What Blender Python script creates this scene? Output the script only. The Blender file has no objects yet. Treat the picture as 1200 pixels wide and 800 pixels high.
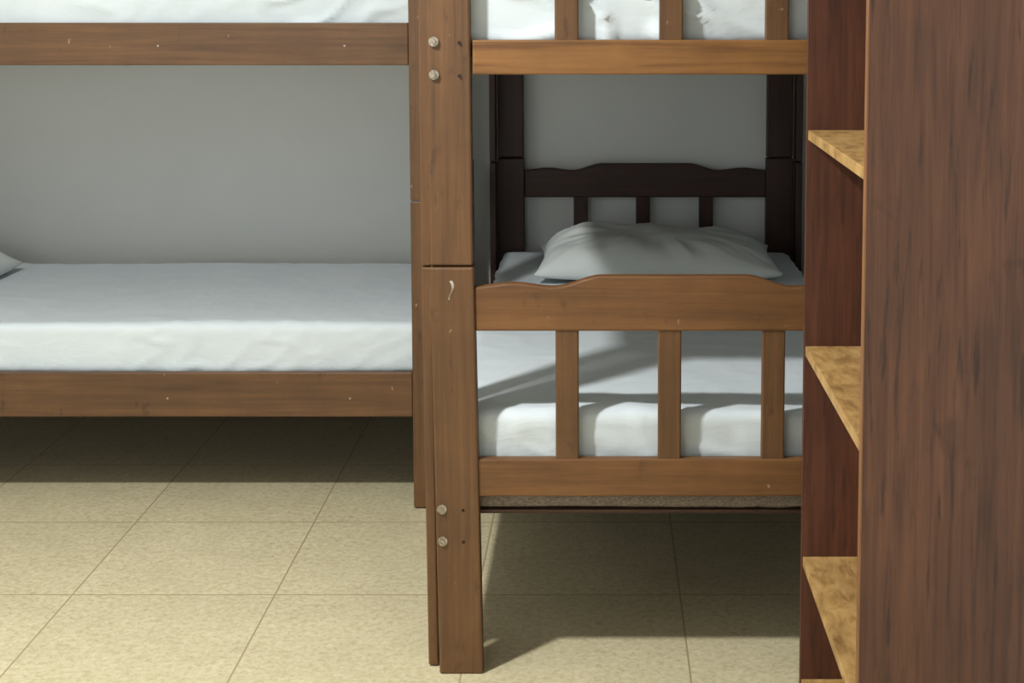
import bpy, bmesh, math
from mathutils import Vector, noise, Matrix

scene = bpy.context.scene
try:
    scene.view_settings.view_transform = 'Standard'
    scene.view_settings.look = 'None'
    scene.view_settings.exposure = 0.0
except Exception:
    pass
COL = scene.collection

# ------------------------------------------------------------------ materials
def srgb(r, g, b):
    def f(c):
        c /= 255.0
        return c / 12.92 if c <= 0.04045 else ((c + 0.055) / 1.055) ** 2.4
    return (f(r), f(g), f(b), 1.0)

def new_mat(name):
    m = bpy.data.materials.new(name)
    m.use_nodes = True
    nt = m.node_tree
    nt.nodes.clear()
    out = nt.nodes.new('ShaderNodeOutputMaterial')
    bs = nt.nodes.new('ShaderNodeBsdfPrincipled')
    nt.links.new(bs.outputs[0], out.inputs[0])
    return m, nt, bs

def N(nt, t, **kw):
    n = nt.nodes.new(t)
    for k, v in kw.items():
        setattr(n, k, v)
    return n

def ramp(nt, fac, stops):
    r = N(nt, 'ShaderNodeValToRGB')
    el = r.color_ramp.elements
    while len(el) < len(stops):
        el.new(0.5)
    for e, (p, c) in zip(el, stops):
        e.position = p
        e.color = c
    nt.links.new(fac, r.inputs[0])
    return r.outputs[0]

def noise_tex(nt, vec, scale, detail=4, rough=0.55, dist=0.0):
    n = N(nt, 'ShaderNodeTexNoise')
    n.inputs['Scale'].default_value = scale
    n.inputs['Detail'].default_value = detail
    n.inputs['Roughness'].default_value = rough
    n.inputs['Distortion'].default_value = dist
    nt.links.new(vec, n.inputs['Vector'])
    return n.outputs['Fac']

def mapping(nt, scale):
    tc = N(nt, 'ShaderNodeTexCoord')
    mp = N(nt, 'ShaderNodeMapping')
    mp.inputs['Scale'].default_value = scale
    nt.links.new(tc.outputs['Object'], mp.inputs[0])
    return mp.outputs[0]

def mix(nt, a, b, fac, mode='MIX'):
    m = N(nt, 'ShaderNodeMix', data_type='RGBA', blend_type=mode)
    for s, v in ((m.inputs[0], fac), (m.inputs[6], a), (m.inputs[7], b)):
        if isinstance(v, (float, int, tuple)):
            s.default_value = v
        else:
            nt.links.new(v, s)
    return m.outputs[2]

def bump(nt, bs, h, strength, dist=0.01):
    b = N(nt, 'ShaderNodeBump')
    b.inputs['Strength'].default_value = strength
    b.inputs['Distance'].default_value = dist
    nt.links.new(h, b.inputs['Height'])
    nt.links.new(b.outputs[0], bs.inputs['Normal'])

def wood(name, axis, dark, mid, light, rough=0.5, grain=70, chips=True, blotch=5.0, gs=2.6, stain=0.6, streak=0.0):
    m, nt, bs = new_mat(name)
    sc = [grain, grain, grain]
    sc[axis] = gs
    v1 = mapping(nt, tuple(sc))
    g1 = noise_tex(nt, v1, 1.0, 7, 0.65, 0.4)
    s2 = [9, 9, 9]; s2[axis] = 1.4
    v2 = mapping(nt, tuple(s2))
    g2 = noise_tex(nt, v2, 1.0, 3, 0.5, 1.2)
    c = ramp(nt, g1, [(0.28, dark), (0.5, mid), (0.75, light)])
    c2 = ramp(nt, g2, [(0.3, (0.74, 0.72, 0.70, 1)), (0.6, (1.06, 1.05, 1.03, 1))])
    c = mix(nt, c, c2, stain, 'MULTIPLY')
    vb = mapping(nt, (blotch, blotch, blotch))
    g3 = noise_tex(nt, vb, 1.0, 8, 0.7)
    c3 = ramp(nt, g3, [(0.3, (0.74, 0.73, 0.72, 1)), (0.65, (1.10, 1.10, 1.10, 1))])
    c = mix(nt, c, c3, 0.85, 'MULTIPLY')
    if streak:
        s5 = [85, 85, 85]; s5[axis] = 7
        g6 = noise_tex(nt, mapping(nt, tuple(s5)), 1.0, 3, 0.5, 0.3)
        f6 = ramp(nt, g6, [(0.60, (0, 0, 0, 1)), (0.70, (streak,) * 3 + (1,))])
        c = mix(nt, c, srgb(42, 22, 15), f6)
        s7 = [14, 14, 14]; s7[axis] = 5
        g7 = noise_tex(nt, mapping(nt, tuple(s7)), 1.0, 4, 0.6, 0.8)
        f7 = ramp(nt, g7, [(0.64, (0, 0, 0, 1)), (0.78, (min(1, streak * 1.1),) * 3 + (1,))])
        c = mix(nt, c, srgb(38, 20, 14), f7)
    if chips:
        vc = mapping(nt, (45, 45, 28))
        g4 = noise_tex(nt, vc, 1.0, 2, 0.5)
        f = ramp(nt, g4, [(0.73, (0, 0, 0, 1)), (0.77, (0.8, 0.8, 0.8, 1))])
        c = mix(nt, c, srgb(165, 135, 104), f)
        vd = mapping(nt, (22, 22, 10))
        g5 = noise_tex(nt, vd, 1.0, 4, 0.65)
        f2 = ramp(nt, g5, [(0.62, (0, 0, 0, 1)), (0.72, (0.6, 0.6, 0.6, 1))])
        c = mix(nt, c, srgb(52, 32, 20), f2)
    nt.links.new(c, bs.inputs['Base Color'])
    bs.inputs['Roughness'].default_value = rough
    bump(nt, bs, g1, 0.08, 0.003)
    return m

BD, BM, BL = srgb(80, 53, 30), srgb(100, 68, 38), srgb(113, 79, 47)
W = [wood('bed_wood_%s' % a, i, BD, BM, BL) for i, a in enumerate('xyz')]
DD, DM, DL = srgb(44, 22, 17), srgb(60, 31, 24), srgb(72, 40, 32)  # bed wood with the shade of the far end put into its colour
WD = [wood('head_wood_shaded_%s' % a, i, DD, DM, DL, chips=False) for i, a in enumerate('xyz')]
FOOTM = wood('foot_wood', 0, srgb(92, 60, 31), srgb(113, 75, 39), srgb(127, 87, 49), grain=60)
RAILM = wood('rail_wood_golden', 0, srgb(88, 54, 25), srgb(128, 86, 42), srgb(144, 100, 54), grain=60, chips=False)
SLATM = wood('slat_wood_pale', 0, srgb(60, 38, 24), srgb(76, 49, 32), srgb(90, 60, 40), chips=False)
CASE = wood('bookcase_laminate', 2, srgb(66, 37, 25), srgb(90, 55, 37), srgb(108, 69, 48), rough=0.5, grain=90, chips=False, blotch=3.0, gs=4.0, stain=1.0, streak=0.7)
CASEIN = wood('bookcase_laminate_inner', 2, srgb(62, 33, 22), srgb(86, 48, 33), srgb(100, 59, 41), rough=0.5, grain=80, chips=False, blotch=3.0, gs=4.0, streak=0.5)
EDGE = wood('bookcase_edge_band', 2, srgb(110, 72, 44), srgb(135, 92, 58), srgb(150, 108, 72), chips=False)

def mottled(name):
    m, nt, bs = new_mat(name)
    v = mapping(nt, (60, 20, 30))
    g = noise_tex(nt, v, 1.0, 6, 0.6, 0.5)
    c = ramp(nt, g, [(0.3, srgb(140, 104, 60)), (0.5, srgb(176, 140, 86)), (0.72, srgb(194, 158, 104))])
    v2 = mapping(nt, (14, 10, 10))
    g2 = noise_tex(nt, v2, 1.0, 5)
    c = mix(nt, c, ramp(nt, g2, [(0.32, (0.66, 0.62, 0.58, 1)), (0.55, (1.05, 1.05, 1.05, 1))]), 0.8, 'MULTIPLY')
    nt.links.new(c, bs.inputs['Base Color'])
    bs.inputs['Roughness'].default_value = 0.5
    return m
SHELF = mottled('bookcase_shelf_wood')

def cloth(name, base, base2):
    m, nt, bs = new_mat(name)
    v = mapping(nt, (3, 3, 3))
    g = noise_tex(nt, v, 1.0, 4)
    nt.links.new(ramp(nt, g, [(0.35, base2), (0.65, base)]), bs.inputs['Base Color'])
    bs.inputs['Roughness'].default_value = 0.85
    v2 = mapping(nt, (7, 11, 18))
    g2 = noise_tex(nt, v2, 1.0, 5, 0.55, 1.2)
    bump(nt, bs, g2, 0.2, 0.01)
    return m
SHEET = cloth('white_sheet', srgb(212, 220, 224), srgb(205, 214, 219))
PCASE = cloth('pillow_case', srgb(218, 223, 221), srgb(208, 214, 213))

def pad():
    m, nt, bs = new_mat('grey_woven_pad')
    v = mapping(nt, (160, 160, 300))
    g = noise_tex(nt, v, 1.0, 2)
    nt.links.new(ramp(nt, g, [(0.35, srgb(110, 97, 86)), (0.65, srgb(144, 131, 117))]), bs.inputs['Base Color'])
    bs.inputs['Roughness'].default_value = 0.9
    bump(nt, bs, g, 0.3, 0.003)
    return m
PAD = pad()

def metal():
    m, nt, bs = new_mat('bolt_steel')
    v = mapping(nt, (200, 200, 200))
    g = noise_tex(nt, v, 1.0, 2)
    nt.links.new(ramp(nt, g, [(0.3, srgb(120, 108, 92)), (0.7, srgb(180, 170, 155))]), bs.inputs['Base Color'])
    bs.inputs['Metallic'].default_value = 0.6
    bs.inputs['Roughness'].default_value = 0.4
    return m
BOLT = metal()
def plain(name, c, r=0.8):
    m, nt, bs = new_mat(name)
    v = mapping(nt, (60, 60, 60))
    g = noise_tex(nt, v, 1.0, 2)
    d = tuple(x * 0.85 for x in c[:3]) + (1,)
    nt.links.new(ramp(nt, g, [(0.3, d), (0.7, c)]), bs.inputs['Base Color'])
    bs.inputs['Roughness'].default_value = r
    return m
HOLE = plain('dark_hole', srgb(35, 22, 14))
FLAKE = plain('paper_flake', srgb(190, 180, 168))
FILL_FRAME = plain('fill_window_frame_paint', srgb(225, 225, 222), 0.5)  # frame of the added fill window
FILL_PANE = plain('fill_window_frosted_pane', srgb(210, 220, 225), 0.3)  # pane of the added fill window

def wallmat(name, a, b):
    m, nt, bs = new_mat(name)
    v = mapping(nt, (1.6, 1.6, 1.6))
    g = noise_tex(nt, v, 1.0, 5, 0.6)
    nt.links.new(ramp(nt, g, [(0.3, a), (0.7, b)]), bs.inputs['Base Color'])
    bs.inputs['Roughness'].default_value = 0.7
    v2 = mapping(nt, (60, 60, 60))
    g2 = noise_tex(nt, v2, 1.0, 4)
    bump(nt, bs, g2, 0.12, 0.004)
    return m
WALL = wallmat('painted_wall', srgb(234, 237, 237), srgb(241, 243, 243))
CEIL = wallmat('painted_ceiling', srgb(240, 240, 238), srgb(245, 245, 243))

def tile():
    m, nt, bs = new_mat('beige_floor_tile')
    tc = N(nt, 'ShaderNodeTexCoord')
    sep = N(nt, 'ShaderNodeSeparateXYZ')
    nt.links.new(tc.outputs['Object'], sep.inputs[0])
    def M(op, a, b=None):
        n = N(nt, 'ShaderNodeMath', operation=op)
        for i, v in enumerate((a, b)):
            if v is None: continue
            if isinstance(v, (int, float)): n.inputs[i].default_value = v
            else: nt.links.new(v, n.inputs[i])
        return n.outputs[0]
    def line(s, off, size, w):
        t = M('DIVIDE', M('ADD', s, -off + 100 * size), size)
        fr = M('FRACT', t)
        d = M('MINIMUM', fr, M('SUBTRACT', 1.0, fr))
        return M('LESS_THAN', d, w / size), M('FLOOR', t)
    lx, ix = line(sep.outputs[0], -0.742, 0.46, 0.0020)
    ly, iy = line(sep.outputs[1], 3.412, 0.484, 0.0024)
    gr = M('MAXIMUM', lx, ly)
    v1 = tc.outputs['Object']
    n1 = noise_tex(nt, v1, 70, 6, 0.7, 0.6)
    n2 = noise_tex(nt, v1, 7, 4, 0.6)
    c = ramp(nt, n1, [(0.32, srgb(186, 172, 134)), (0.5, srgb(207, 196, 162)), (0.68, srgb(219, 210, 180))])
    c = mix(nt, c, ramp(nt, n2, [(0.3, (0.90, 0.89, 0.87, 1)), (0.7, (1.03, 1.03, 1.02, 1))]), 0.8, 'MULTIPLY')
    wn = N(nt, 'ShaderNodeTexWhiteNoise', noise_dimensions='2D')
    cb = N(nt, 'ShaderNodeCombineXYZ')
    nt.links.new(ix, cb.inputs[0]); nt.links.new(iy, cb.inputs[1])
    nt.links.new(cb.outputs[0], wn.inputs['Vector'])
    c = mix(nt, c, ramp(nt, wn.outputs['Value'], [(0, (0.95, 0.95, 0.94, 1)), (1, (1.02, 1.02, 1.02, 1))]), 1.0, 'MULTIPLY')
    c = mix(nt, c, srgb(166, 149, 118), gr)
    nt.links.new(c, bs.inputs['Base Color'])
    bs.inputs['Roughness'].default_value = 0.45
    b = N(nt, 'ShaderNodeBump'); b.inputs['Strength'].default_value = 0.12; b.inputs['Distance'].default_value = 0.003
    nt.links.new(n1, b.inputs['Height']); nt.links.new(b.outputs[0], bs.inputs['Normal'])
    return m
TILE = tile()

# ------------------------------------------------------------------ helpers
def mesh_obj(name, bm, mats, parent=None, smooth=False, bevel=0.0):
    me = bpy.data.meshes.new(name)
    bmesh.ops.recalc_face_normals(bm, faces=bm.faces)
    bm.to_mesh(me); bm.free()
    for m in (mats if isinstance(mats, (list, tuple)) else [mats]):
        me.materials.append(m)
    if smooth:
        for p in me.polygons: p.use_smooth = True
    ob = bpy.data.objects.new(name, me)
    COL.objects.link(ob)
    if parent: ob.parent = parent
    if bevel:
        md = ob.modifiers.new('bevel', 'BEVEL')
        md.width = bevel; md.segments = 2; md.limit_method = 'ANGLE'
    return ob

def bm_box(bm, x0, x1, y0, y1, z0, z1, lean=0.0):
    vs = [bm.verts.new((x + (lean if z == z0 else 0), y, z)) for z in (z0, z1) for y in (y0, y1) for x in (x0, x1)]
    for f in ((0,1,3,2),(4,5,7,6),(0,1,5,4),(2,3,7,6),(0,2,6,4),(1,3,7,5)):
        bm.faces.new([vs[i] for i in f])

def box(name, x0, x1, y0, y1, z0, z1, mat, parent=None, bevel=0.003, lean=0.0):
    bm = bmesh.new()
    bm_box(bm, x0, x1, y0, y1, z0, z1, lean)
    return mesh_obj(name, bm, mat, parent, bevel=bevel)

def empty(name, loc=(0,0,0), rotz=0):
    e = bpy.data.objects.new(name, None)
    e.empty_display_size = 0.1
    e.location = loc
    e.rotation_euler = (0, 0, rotz)
    COL.objects.link(e)
    return e

def sm(a, b, x):
    t = max(0.0, min(1.0, (x - a) / (b - a)))
    return t * t * (3 - 2 * t)

def scallop_board(name, hw, y0, y1, zb, zt, mat, parent):
    bm = bmesh.new()
    n = 90
    rows = []
    for i in range(n + 1):
        x = -hw + 2 * hw * i / n
        a = abs(x)
        top = zt - 0.022 * sm(0.14, 0.235, a) + 0.007 * sm(0.24, 0.31, a) - 0.007 * sm(0.32, hw, a)
        rows.append([bm.verts.new((x, y, z)) for (y, z) in ((y0, zb), (y0, top), (y1, top), (y1, zb))])
    for a, b in zip(rows, rows[1:]):
        for k in range(4):
            bm.faces.new((a[k], a[(k+1) % 4], b[(k+1) % 4], b[k]))
    bm.faces.new(rows[0]); bm.faces.new(rows[-1])
    return mesh_obj(name, bm, mat, parent, bevel=0.004)

def soft_box(name, x0, x1, y0, y1, z0, z1, r, mat, parent, amp=0.006, step=0.02, seed=0.0, sag=0.0, fold=0.8):
    bm = bmesh.new()
    def axis(a, b, s):
        n = max(4, int(round((b - a) / s)))
        return [a + (b - a) * i / n for i in range(n + 1)]
    X, Y, Z = axis(x0, x1, step), axis(y0, y1, step), axis(z0, z1, 0.008)
    def shape(p):
        c = Vector((min(max(p.x, x0 + r), x1 - r), min(max(p.y, y0 + r), y1 - r), min(max(p.z, z0 + r), z1 - r)))
        d = p - c
        if d.length > 1e-9:
            nrm = d.normalized()
            q = c + nrm * r
        else:
            q, nrm = p.copy(), Vector((0, 0, 1))
        top = sm(z0, z1, p.z)
        w = noise.noise(Vector((q.x * 2.2 + seed, q.y * 2.2, q.z * 3))) * amp
        edge = 1.0
        near = min(abs(p.x - x0), abs(p.x - x1), abs(p.y - y0), abs(p.y - y1))
        if p.z > z1 - 1e-6:
            edge = 0.12 + 0.6 * math.exp(-near / 0.05)
        f = noise.noise(Vector(((q.x + 0.9 * q.z) * 13 + seed, (q.y + 0.9 * q.z) * 13, q.z * 5)))
        f = max(0.0, 1 - abs(f) * 4.5)
        patch = sm(-0.25, 0.35, noise.noise(Vector((q.x * 2.5 - seed, q.y * 2.5, 7.0))))
        w += f * amp * fold * edge * (0.3 + patch)
        f2 = noise.noise(Vector((q.x * 5 + q.y * 4 + seed * 2, q.y * 7 - q.x * 3, 3.1)))
        w += max(0.0, 1 - abs(f2) * 5) * amp * 0.25
        q = q + nrm * w
        if sag:
            u = (q.x - x0) / (x1 - x0); v = (q.y - y0) / (y1 - y0)
            q.z -= sag * math.sin(math.pi * min(max(u, 0), 1)) * math.sin(math.pi * min(max(v, 0), 1)) * top
        return q
    def grid(A, B, fn):
        g = [[bm.verts.new(shape(fn(a, b))) for b in B] for a in A]
        for i in range(len(A) - 1):
            for j in range(len(B) - 1):
                bm.faces.new((g[i][j], g[i+1][j], g[i+1][j+1], g[i][j+1]))
    for z in (z0, z1): grid(X, Y, lambda a, b: Vector((a, b, z)))
    for y in (y0, y1): grid(X, Z, lambda a, b: Vector((a, y, b)))
    for x in (x0, x1): grid(Y, Z, lambda a, b: Vector((x, a, b)))
    bmesh.ops.remove_doubles(bm, verts=bm.verts, dist=1e-5)
    return mesh_obj(name, bm, mat, parent, smooth=True)

def pillow(name, cx, cy, z, lx, ly, h, mat, parent=None, rot=0.0, seed=0.0, tilt=0.0, skew=0.0):
    bm = bmesh.new()
    n = 80; m_ = 56
    top = {}; bot = {}
    for i in range(n + 1):
        for j in range(m_ + 1):
            u = -1 + 2 * i / n; v = -1 + 2 * j / m_
            e = max(0.0, (1 - abs(u) ** 3.2)) ** 0.6 * max(0.0, (1 - abs(v) ** 3.0)) ** 0.6
            px = u * lx / 2 * (1 - 0.06 * (1 - v * v) * abs(u) ** 3)
            py = v * ly / 2 * (1 - 0.07 * (1 - u * u) * abs(v) ** 3)
            rad = math.hypot(u, v)
            ang = math.atan2(v, u)
            wr = noise.noise(Vector((math.cos(ang) * 5 + seed, math.sin(ang) * 5, rad * 1.3)))
            wr2 = noise.noise(Vector((px * 9 + seed, py * 14, 0.4)))
            wr3 = max(0.0, 1 - 4 * abs(noise.noise(Vector((math.cos(ang) * 7 - seed, math.sin(ang) * 7, rad)))))
            w = (wr * 0.018 * sm(0.15, 0.9, rad) + wr2 * 0.012 + wr3 * 0.007 * sm(0.3, 0.9, rad)) * e
            zt = z + h * 0.28 + h * 0.72 * e * (1 - skew * u) + w
            zb = z + h * 0.28 - h * 0.28 * e ** 0.5
            zt = max(zt, zb)
            if tilt:
                zt += tilt * (v + 1) / 2
            c, s = math.cos(rot), math.sin(rot)
            X_, Y_ = cx + px * c - py * s, cy + px * s + py * c
            top[i, j] = bm.verts.new((X_, Y_, zt))
            if i in (0, n) or j in (0, m_):
                bot[i, j] = top[i, j]
            else:
                bot[i, j] = bm.verts.new((X_, Y_, zb + (tilt * (v + 1) / 2 if tilt else 0)))
    for i in range(n):
        for j in range(m_):
            bm.faces.new((top[i, j], top[i+1, j], top[i+1, j+1], top[i, j+1]))
            q = (bot[i, j], bot[i, j+1], bot[i+1, j+1], bot[i+1, j])
            try: bm.faces.new(q)
            except ValueError: pass
    return mesh_obj(name, bm, mat, parent, smooth=True)

def bolt(name, x, y, z, parent, axis='y', sgn=-1, r=0.0095):
    bm = bmesh.new()
    R = Matrix.Rotation(math.radians(90), 4, 'X') if axis == 'y' else Matrix.Rotation(math.radians(90), 4, 'Y')
    off = Vector((0, sgn, 0)) if axis == 'y' else Vector((sgn, 0, 0))
    p = Vector((x, y, z))
    bmesh.ops.create_cone(bm, cap_ends=True, segments=24, radius1=r, radius2=r, depth=0.003,
                          matrix=Matrix.Translation(p + off * 0.001) @ R)
    bmesh.ops.create_cone(bm, cap_ends=True, segments=6, radius1=r * 0.55, radius2=r * 0.5, depth=0.006,
                          matrix=Matrix.Translation(p + off * 0.004) @ R)
    return mesh_obj(name, bm, BOLT, parent, smooth=False)

# ------------------------------------------------------------------ bunk bed
HW = 0.4785
SB = 0.020
PW = 0.087
L = 2.03
H_TOP = 1.72
def bunk_bed(name, loc, rotz, mat_top_z, head_shaded=False, lean=0.0, seed=0.0, sbw=0.08, fold0=1.0):
    e = empty(name, loc, rotz)
    for k, (ya, sg) in enumerate(((0.0, 1), (L, -1))):
        t = 0.035 * sg
        wz = (WD if (head_shaded and k == 1) else W)  # far head end takes the wood with shade painted in
        def yy(a, b): return (min(a, b), max(a, b))
        for s in (-1, 1):
            xa, xb = sorted((s * HW, s * (HW - PW)))
            y0, y1 = yy(ya, ya + t)
            nm = 'post_%d_%s' % (k, 'l' if s < 0 else 'r')
            ln = lean if (k == 0 and s < 0) else 0.0
            box(nm + '_lower', xa, xb, y0, y1, 0.0, 0.826, wz[2], e, 0.004, lean=ln)
            yb0, yb1 = yy(ya + sg * 0.003, ya + t)
            box(nm + '_upper', xa + 0.001 - ln * 0.3, xb - 0.002 - ln * 0.3, yb0, yb1, 0.829, H_TOP, wz[2], e, 0.004, lean=ln * 0.3)
            xo0, xo1 = sorted((s * HW, s * (HW + SB)))
            y0, y1 = yy(ya + t + 0.0005 * sg, ya + t + sbw * sg)
            box(nm + '_side_lower', xo0, xo1, y0, y1, 0.003, 0.82, wz[2], e, 0.003, lean=ln * 0.5)
            box(nm + '_side_upper', xo0, xo1, y0, y1, 0.823, H_TOP, wz[2], e, 0.003)
            for q, bz in enumerate((0.275, 0.340, 1.203, 1.267)):
                xs = s * (HW - 0.013) + (ln * (1 - bz / .826) if bz < .8 else 0)
                bolt('bolt_%d_%s_%d' % (k, 'l' if s < 0 else 'r', q), xs, ya, bz, e, 'y', -sg)
                bm = bmesh.new()
                bmesh.ops.create_cone(bm, cap_ends=True, segments=14, radius1=0.0032, radius2=0.0032, depth=0.002,
                                      matrix=Matrix.Translation((s * (HW - 0.062), ya, bz - 0.002)) @ Matrix.Rotation(math.radians(90), 4, 'X'))
                mesh_obj('peg_hole_%d_%s_%d' % (k, 'l' if s < 0 else 'r', q), bm, HOLE, e)
        hi = HW - PW
        y0, y1 = yy(ya + sg * 0.006, ya + sg * 0.030)
        ys0, ys1 = yy(ya + sg * 0.010, ya + sg * 0.024)
        wx = wz[0] if not (head_shaded and k == 0) else FOOTM
        for lv, (rb, rt, bb, bt) in enumerate(((0.364, 0.440, 0.698, 0.808), (1.203, 1.270, 1.50, 1.61))):
            box('end_rail_%d_%d' % (k, lv), -hi, hi, y0, y1, rb, rt, (RAILM if (lv == 1 and k == 0) else wx), e)
            scallop_board('end_board_%d_%d' % (k, lv), hi, y0, y1, bb, bt, wx, e)
            for i, cx in enumerate((-0.2095, -0.007, 0.198)):
                box('end_slat_%d_%d_%d' % (k, lv, i), cx - 0.023, cx + 0.023, ys0, ys1, rt - 0.003, bb + 0.003, wz[2], e)
    ye = 0.035 + sbw + 0.0005
    for s in (-1, 1):
        xo0, xo1 = sorted((s * (HW), s * (HW + SB - 0.002)))
        for lv, (a, b) in enumerate(((0.248, 0.367), (1.174, 1.283))):
            box('side_rail_%s_%d' % ('l' if s < 0 else 'r', lv), xo0, xo1, ye, L - ye, a, b, W[1], e)
            xi0, xi1 = sorted((s * HW, s * (HW - 0.025)))
            box('ledger_%s_%d' % ('l' if s < 0 else 'r', lv), xi0, xi1, 0.04, L - 0.04, a + 0.03, a + 0.06, W[1], e)
            for j in range(4):
                bm = bmesh.new()
                bmesh.ops.create_cone(bm, cap_ends=True, segments=12, radius1=0.0028, radius2=0.0028, depth=0.002,
                    matrix=Matrix.Translation((s * (HW + SB - 0.002), 0.25 + j * 0.48, a + 0.05)) @ Matrix.Rotation(math.radians(90), 4, 'Y'))
                mesh_obj('rail_screw_%s_%d_%d' % ('l' if s < 0 else 'r', lv, j), bm, BOLT, e)
    for lv, zb in enumerate((0.308, 1.234)):
        bm = bmesh.new()
        for i in range(12):
            yc = 0.10 + i * (L - 0.2) / 11
            bm_box(bm, -HW + 0.004, HW - 0.004, yc - 0.035, yc + 0.035, zb + 0.001, zb + 0.014)
        mesh_obj('bed_slats_%d' % lv, bm, SLATM, e, bevel=0.002)
        box('leak_stop_sheet_%d' % lv, -HW + 0.001, HW - 0.001, 0.036, L - 0.036, zb + 0.0145, zb + 0.019, SLATM, e, 0.001)  # added solid board, blocks light leaking between slats and side rail
    zt0, zt1 = mat_top_z
    soft_box('mattress_pad_0', -0.435, 0.455, 0.040, L - 0.045, 0.328, 0.362, 0.012, PAD, e, amp=0.003, step=0.04, seed=seed + 4)
    soft_box('mattress_0', -0.460, 0.462, 0.046, L - 0.05, 0.352, zt0, 0.022, SHEET, e, amp=0.006, step=0.014, seed=seed, sag=0.008, fold=fold0)
    soft_box('mattress_1', -0.460, 0.462, 0.046, L - 0.05, 1.253, zt1, 0.03, SHEET, e, amp=0.010, step=0.014, seed=seed + 9, sag=0.01, fold=1.2)
    return e

A = bunk_bed('bunk_bed', (0.1415, 3.0, 0.0), 0.0, (0.525, 1.42), head_shaded=True, lean=0.012, seed=1.3, fold0=0.8)
B = bunk_bed('bunk_bed', (-0.412, 4.4985, 0.0), math.radians(90), (0.490, 1.42), seed=7.7, sbw=0.05, fold0=0.6)

bm = bmesh.new()
prev = None
for i in range(9):
    t = i / 8
    z = 0.800 - 0.038 * t
    x = -0.4785 + 0.042 + 0.004 * math.sin(t * 5)
    w = 0.003 * (1 - 0.6 * t)
    a = bm.verts.new((x - w, -0.0015 - 0.003 * math.sin(t * 3), z)); b = bm.verts.new((x + w, -0.0015, z))
    if prev: bm.faces.new((prev[0], prev[1], b, a))
    prev = (a, b)
mesh_obj('paper_flake_lower', bm, FLAKE, A)

def to_local(p, bed, rotz):
    p.parent = bed
    p.matrix_parent_inverse = (Matrix.Translation(bed.location) @ Matrix.Rotation(rotz, 4, 'Z')).inverted()
P1 = pillow('pillow_lower', 0.165, 4.62, 0.520, 0.72, 0.44, 0.125, PCASE, seed=2.2, tilt=0.012, skew=0.16); to_local(P1, A, 0)
P2 = pillow('pillow_lower', -2.05, 4.50, 0.483, 0.46, 0.66, 0.12, PCASE, seed=5.2); to_local(P2, B, math.radians(90))
P3 = pillow('pillow_upper', 0.165, 4.65, 1.415, 0.66, 0.42, 0.12, PCASE, seed=8.2); to_local(P3, A, 0)
P4 = pillow('pillow_upper', -2.10, 4.50, 1.415, 0.42, 0.66, 0.12, PCASE, seed=3.2); to_local(P4, B, math.radians(90))

# ------------------------------------------------------------------ bookcase
C = empty('bookcase')
XF, XB = 0.376, 0.672
YN, YF = 2.197, 2.848
TH = 0.018
HB = 1.92
def sidep(name, y0, y1, inner):
    box(name, XF + 0.0025, XB, y0, y1, 0, HB, CASEIN if inner else CASE, C, 0.0008)
    box(name + '_edge_band', XF, XF + 0.0025, y0, y1, 0, HB, CASEIN if inner else EDGE, C, 0.0005)
sidep('side_panel_near', YN, YN + TH, False)
sidep('side_panel_far', YF - TH, YF, True)
box('back_panel', XB, XB + 0.006, YN, YF, 0, HB, CASEIN, C, 0.0)
for i, zt in enumerate((0.307, 0.709, 1.111, 1.513)):
    box('shelf_%d' % (i + 1), XF + 0.002, XB, YN + TH, YF - TH, zt - TH, zt, SHELF, C, 0.001)
box('bottom_board', XF + 0.002, XB, YN + TH, YF - TH, 0.05, 0.068, SHELF, C, 0.001)
box('kick_board', XF + 0.02, XF + 0.036, YN + TH, YF - TH, 0.0, 0.05, CASEIN, C, 0.001)
box('top_board', XF, XB + 0.006, YN, YF, HB, HB + TH, CASE, C, 0.001)

# ------------------------------------------------------------------ room
RX0, RX1, RY0, RY1, RH = -2.60, 0.70, -1.0, 5.06, 2.60
box('floor', RX0, RX1, RY0, RY1, -0.05, 0.0, TILE, bevel=0)
box('ceiling', RX0, RX1, RY0, RY1, RH, RH + 0.05, CEIL, bevel=0)
box('wall_back', RX0 - .1, RX1 + .1, RY1, RY1 + 0.1, -0.05, RH + .05, WALL, bevel=0)
box('wall_front', RX0 - .1, RX1 + .1, RY0 - 0.1, RY0, -0.05, RH + .05, WALL, bevel=0)
box('wall_left', RX0 - 0.1, RX0, RY0, RY1, -0.05, RH + .05, WALL, bevel=0)
box('wall_right', RX1, RX1 + 0.1, RY0, RY1, -0.05, RH + .05, WALL, bevel=0)
box('bounce_cut_baseboard', RX0, RX1, RY1 - 0.012, RY1, 0.0, 0.10, WD[0], bevel=0.002)  # added out of sight, dark to cut bounce light under the bunk

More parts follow.
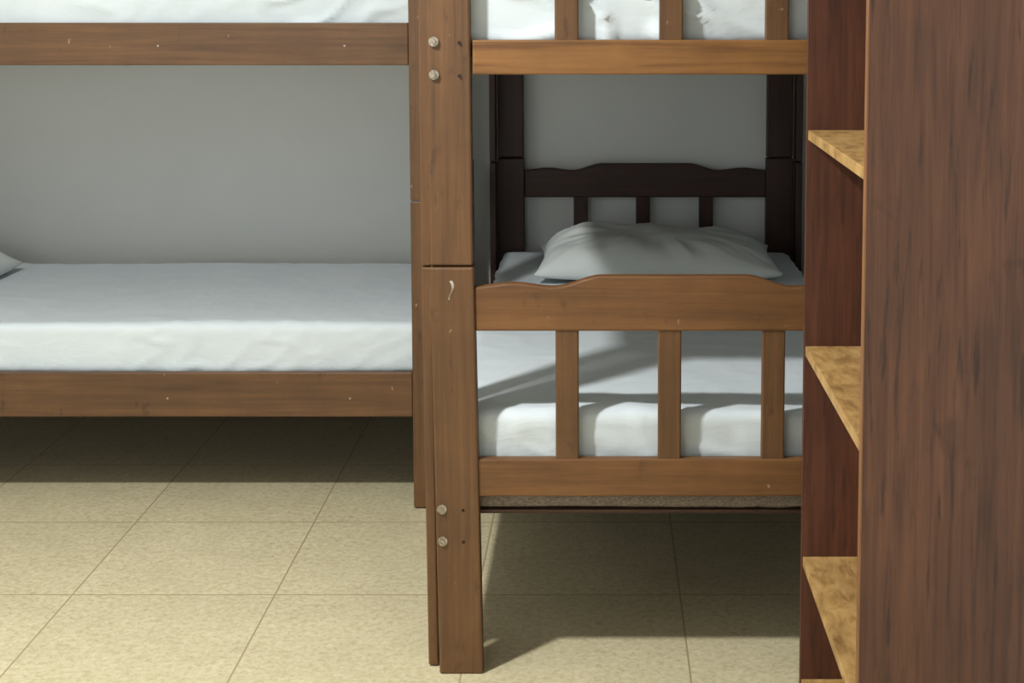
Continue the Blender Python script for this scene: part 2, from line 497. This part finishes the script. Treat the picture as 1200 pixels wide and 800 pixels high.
# added window behind the camera, put in to brighten the back wall
wn_ = empty('added_fill_window', (-1.35, RY0, 1.35))
ww, wh = 0.65, 0.5
box('fill_window_pane', -ww, ww, 0.004, 0.010, -wh, wh, FILL_PANE, wn_, 0)
for nm, a in (('fill_frame_l', (-ww - .05, -ww, -wh - .05, wh + .05)), ('fill_frame_r', (ww, ww + .05, -wh - .05, wh + .05)),
              ('fill_frame_t', (-ww, ww, wh, wh + .05)), ('fill_frame_b', (-ww, ww, -wh - .05, -wh)), ('fill_mullion', (-.02, .02, -wh, wh))):
    box(nm, a[0], a[1], 0.0, 0.03, a[2], a[3], FILL_FRAME, wn_, 0.002)
wl = bpy.data.lights.new('added_fill_light', 'AREA')  # added soft fill for the wall under the upper bunk
wl.shape = 'RECTANGLE'; wl.size = ww * 2; wl.size_y = wh * 2
wl.energy = 13; wl.color = (0.93, 0.98, 1.0)
wlo = bpy.data.objects.new('added_fill_light', wl)
wlo.location = (0, 0.035, 0); wlo.rotation_euler = (math.radians(90), 0, 0)
wlo.parent = wn_
COL.objects.link(wlo)

# ------------------------------------------------------------------ ceiling lamp
def ceiling_lamp(x, y, power, size):
    lamp = empty('ceiling_lamp', (x, y, 0))
    bm = bmesh.new()
    bmesh.ops.create_cone(bm, cap_ends=True, segments=40, radius1=size * .5 + .05, radius2=size * .5 + .06, depth=0.04,
                          matrix=Matrix.Translation((0, 0, RH - 0.02)))
    mesh_obj('lamp_base', bm, CEIL, lamp, bevel=0.004)
    ld = bpy.data.lights.new('ceiling_light', 'AREA')
    ld.shape = 'DISK'; ld.size = size
    ld.energy = power
    ld.color = (0.99, 1.0, 0.98)
    lo = bpy.data.objects.new('ceiling_light', ld)
    lo.location = (0, 0, RH - 0.06); lo.parent = lamp
    COL.objects.link(lo)
ceiling_lamp(-1.15, 2.0, 80, 0.16)

w = bpy.data.worlds.new('world'); scene.world = w
w.use_nodes = True
w.node_tree.nodes['Background'].inputs[0].default_value = (0.8, 0.85, 0.9, 1)
w.node_tree.nodes['Background'].inputs[1].default_value = 0.1

# ------------------------------------------------------------------ camera
cd = bpy.data.cameras.new('camera')
cd.sensor_width = 36; cd.sensor_fit = 'HORIZONTAL'
cd.lens = 1820 / 1200 * 36
cd.shift_x = -0.0875
cd.shift_y = -0.196
cam = bpy.data.objects.new('camera', cd)
cam.location = (0, 0, 1.364)
cam.rotation_euler = (math.radians(90 - 5.5), 0, 0)
COL.objects.link(cam)
scene.camera = cam
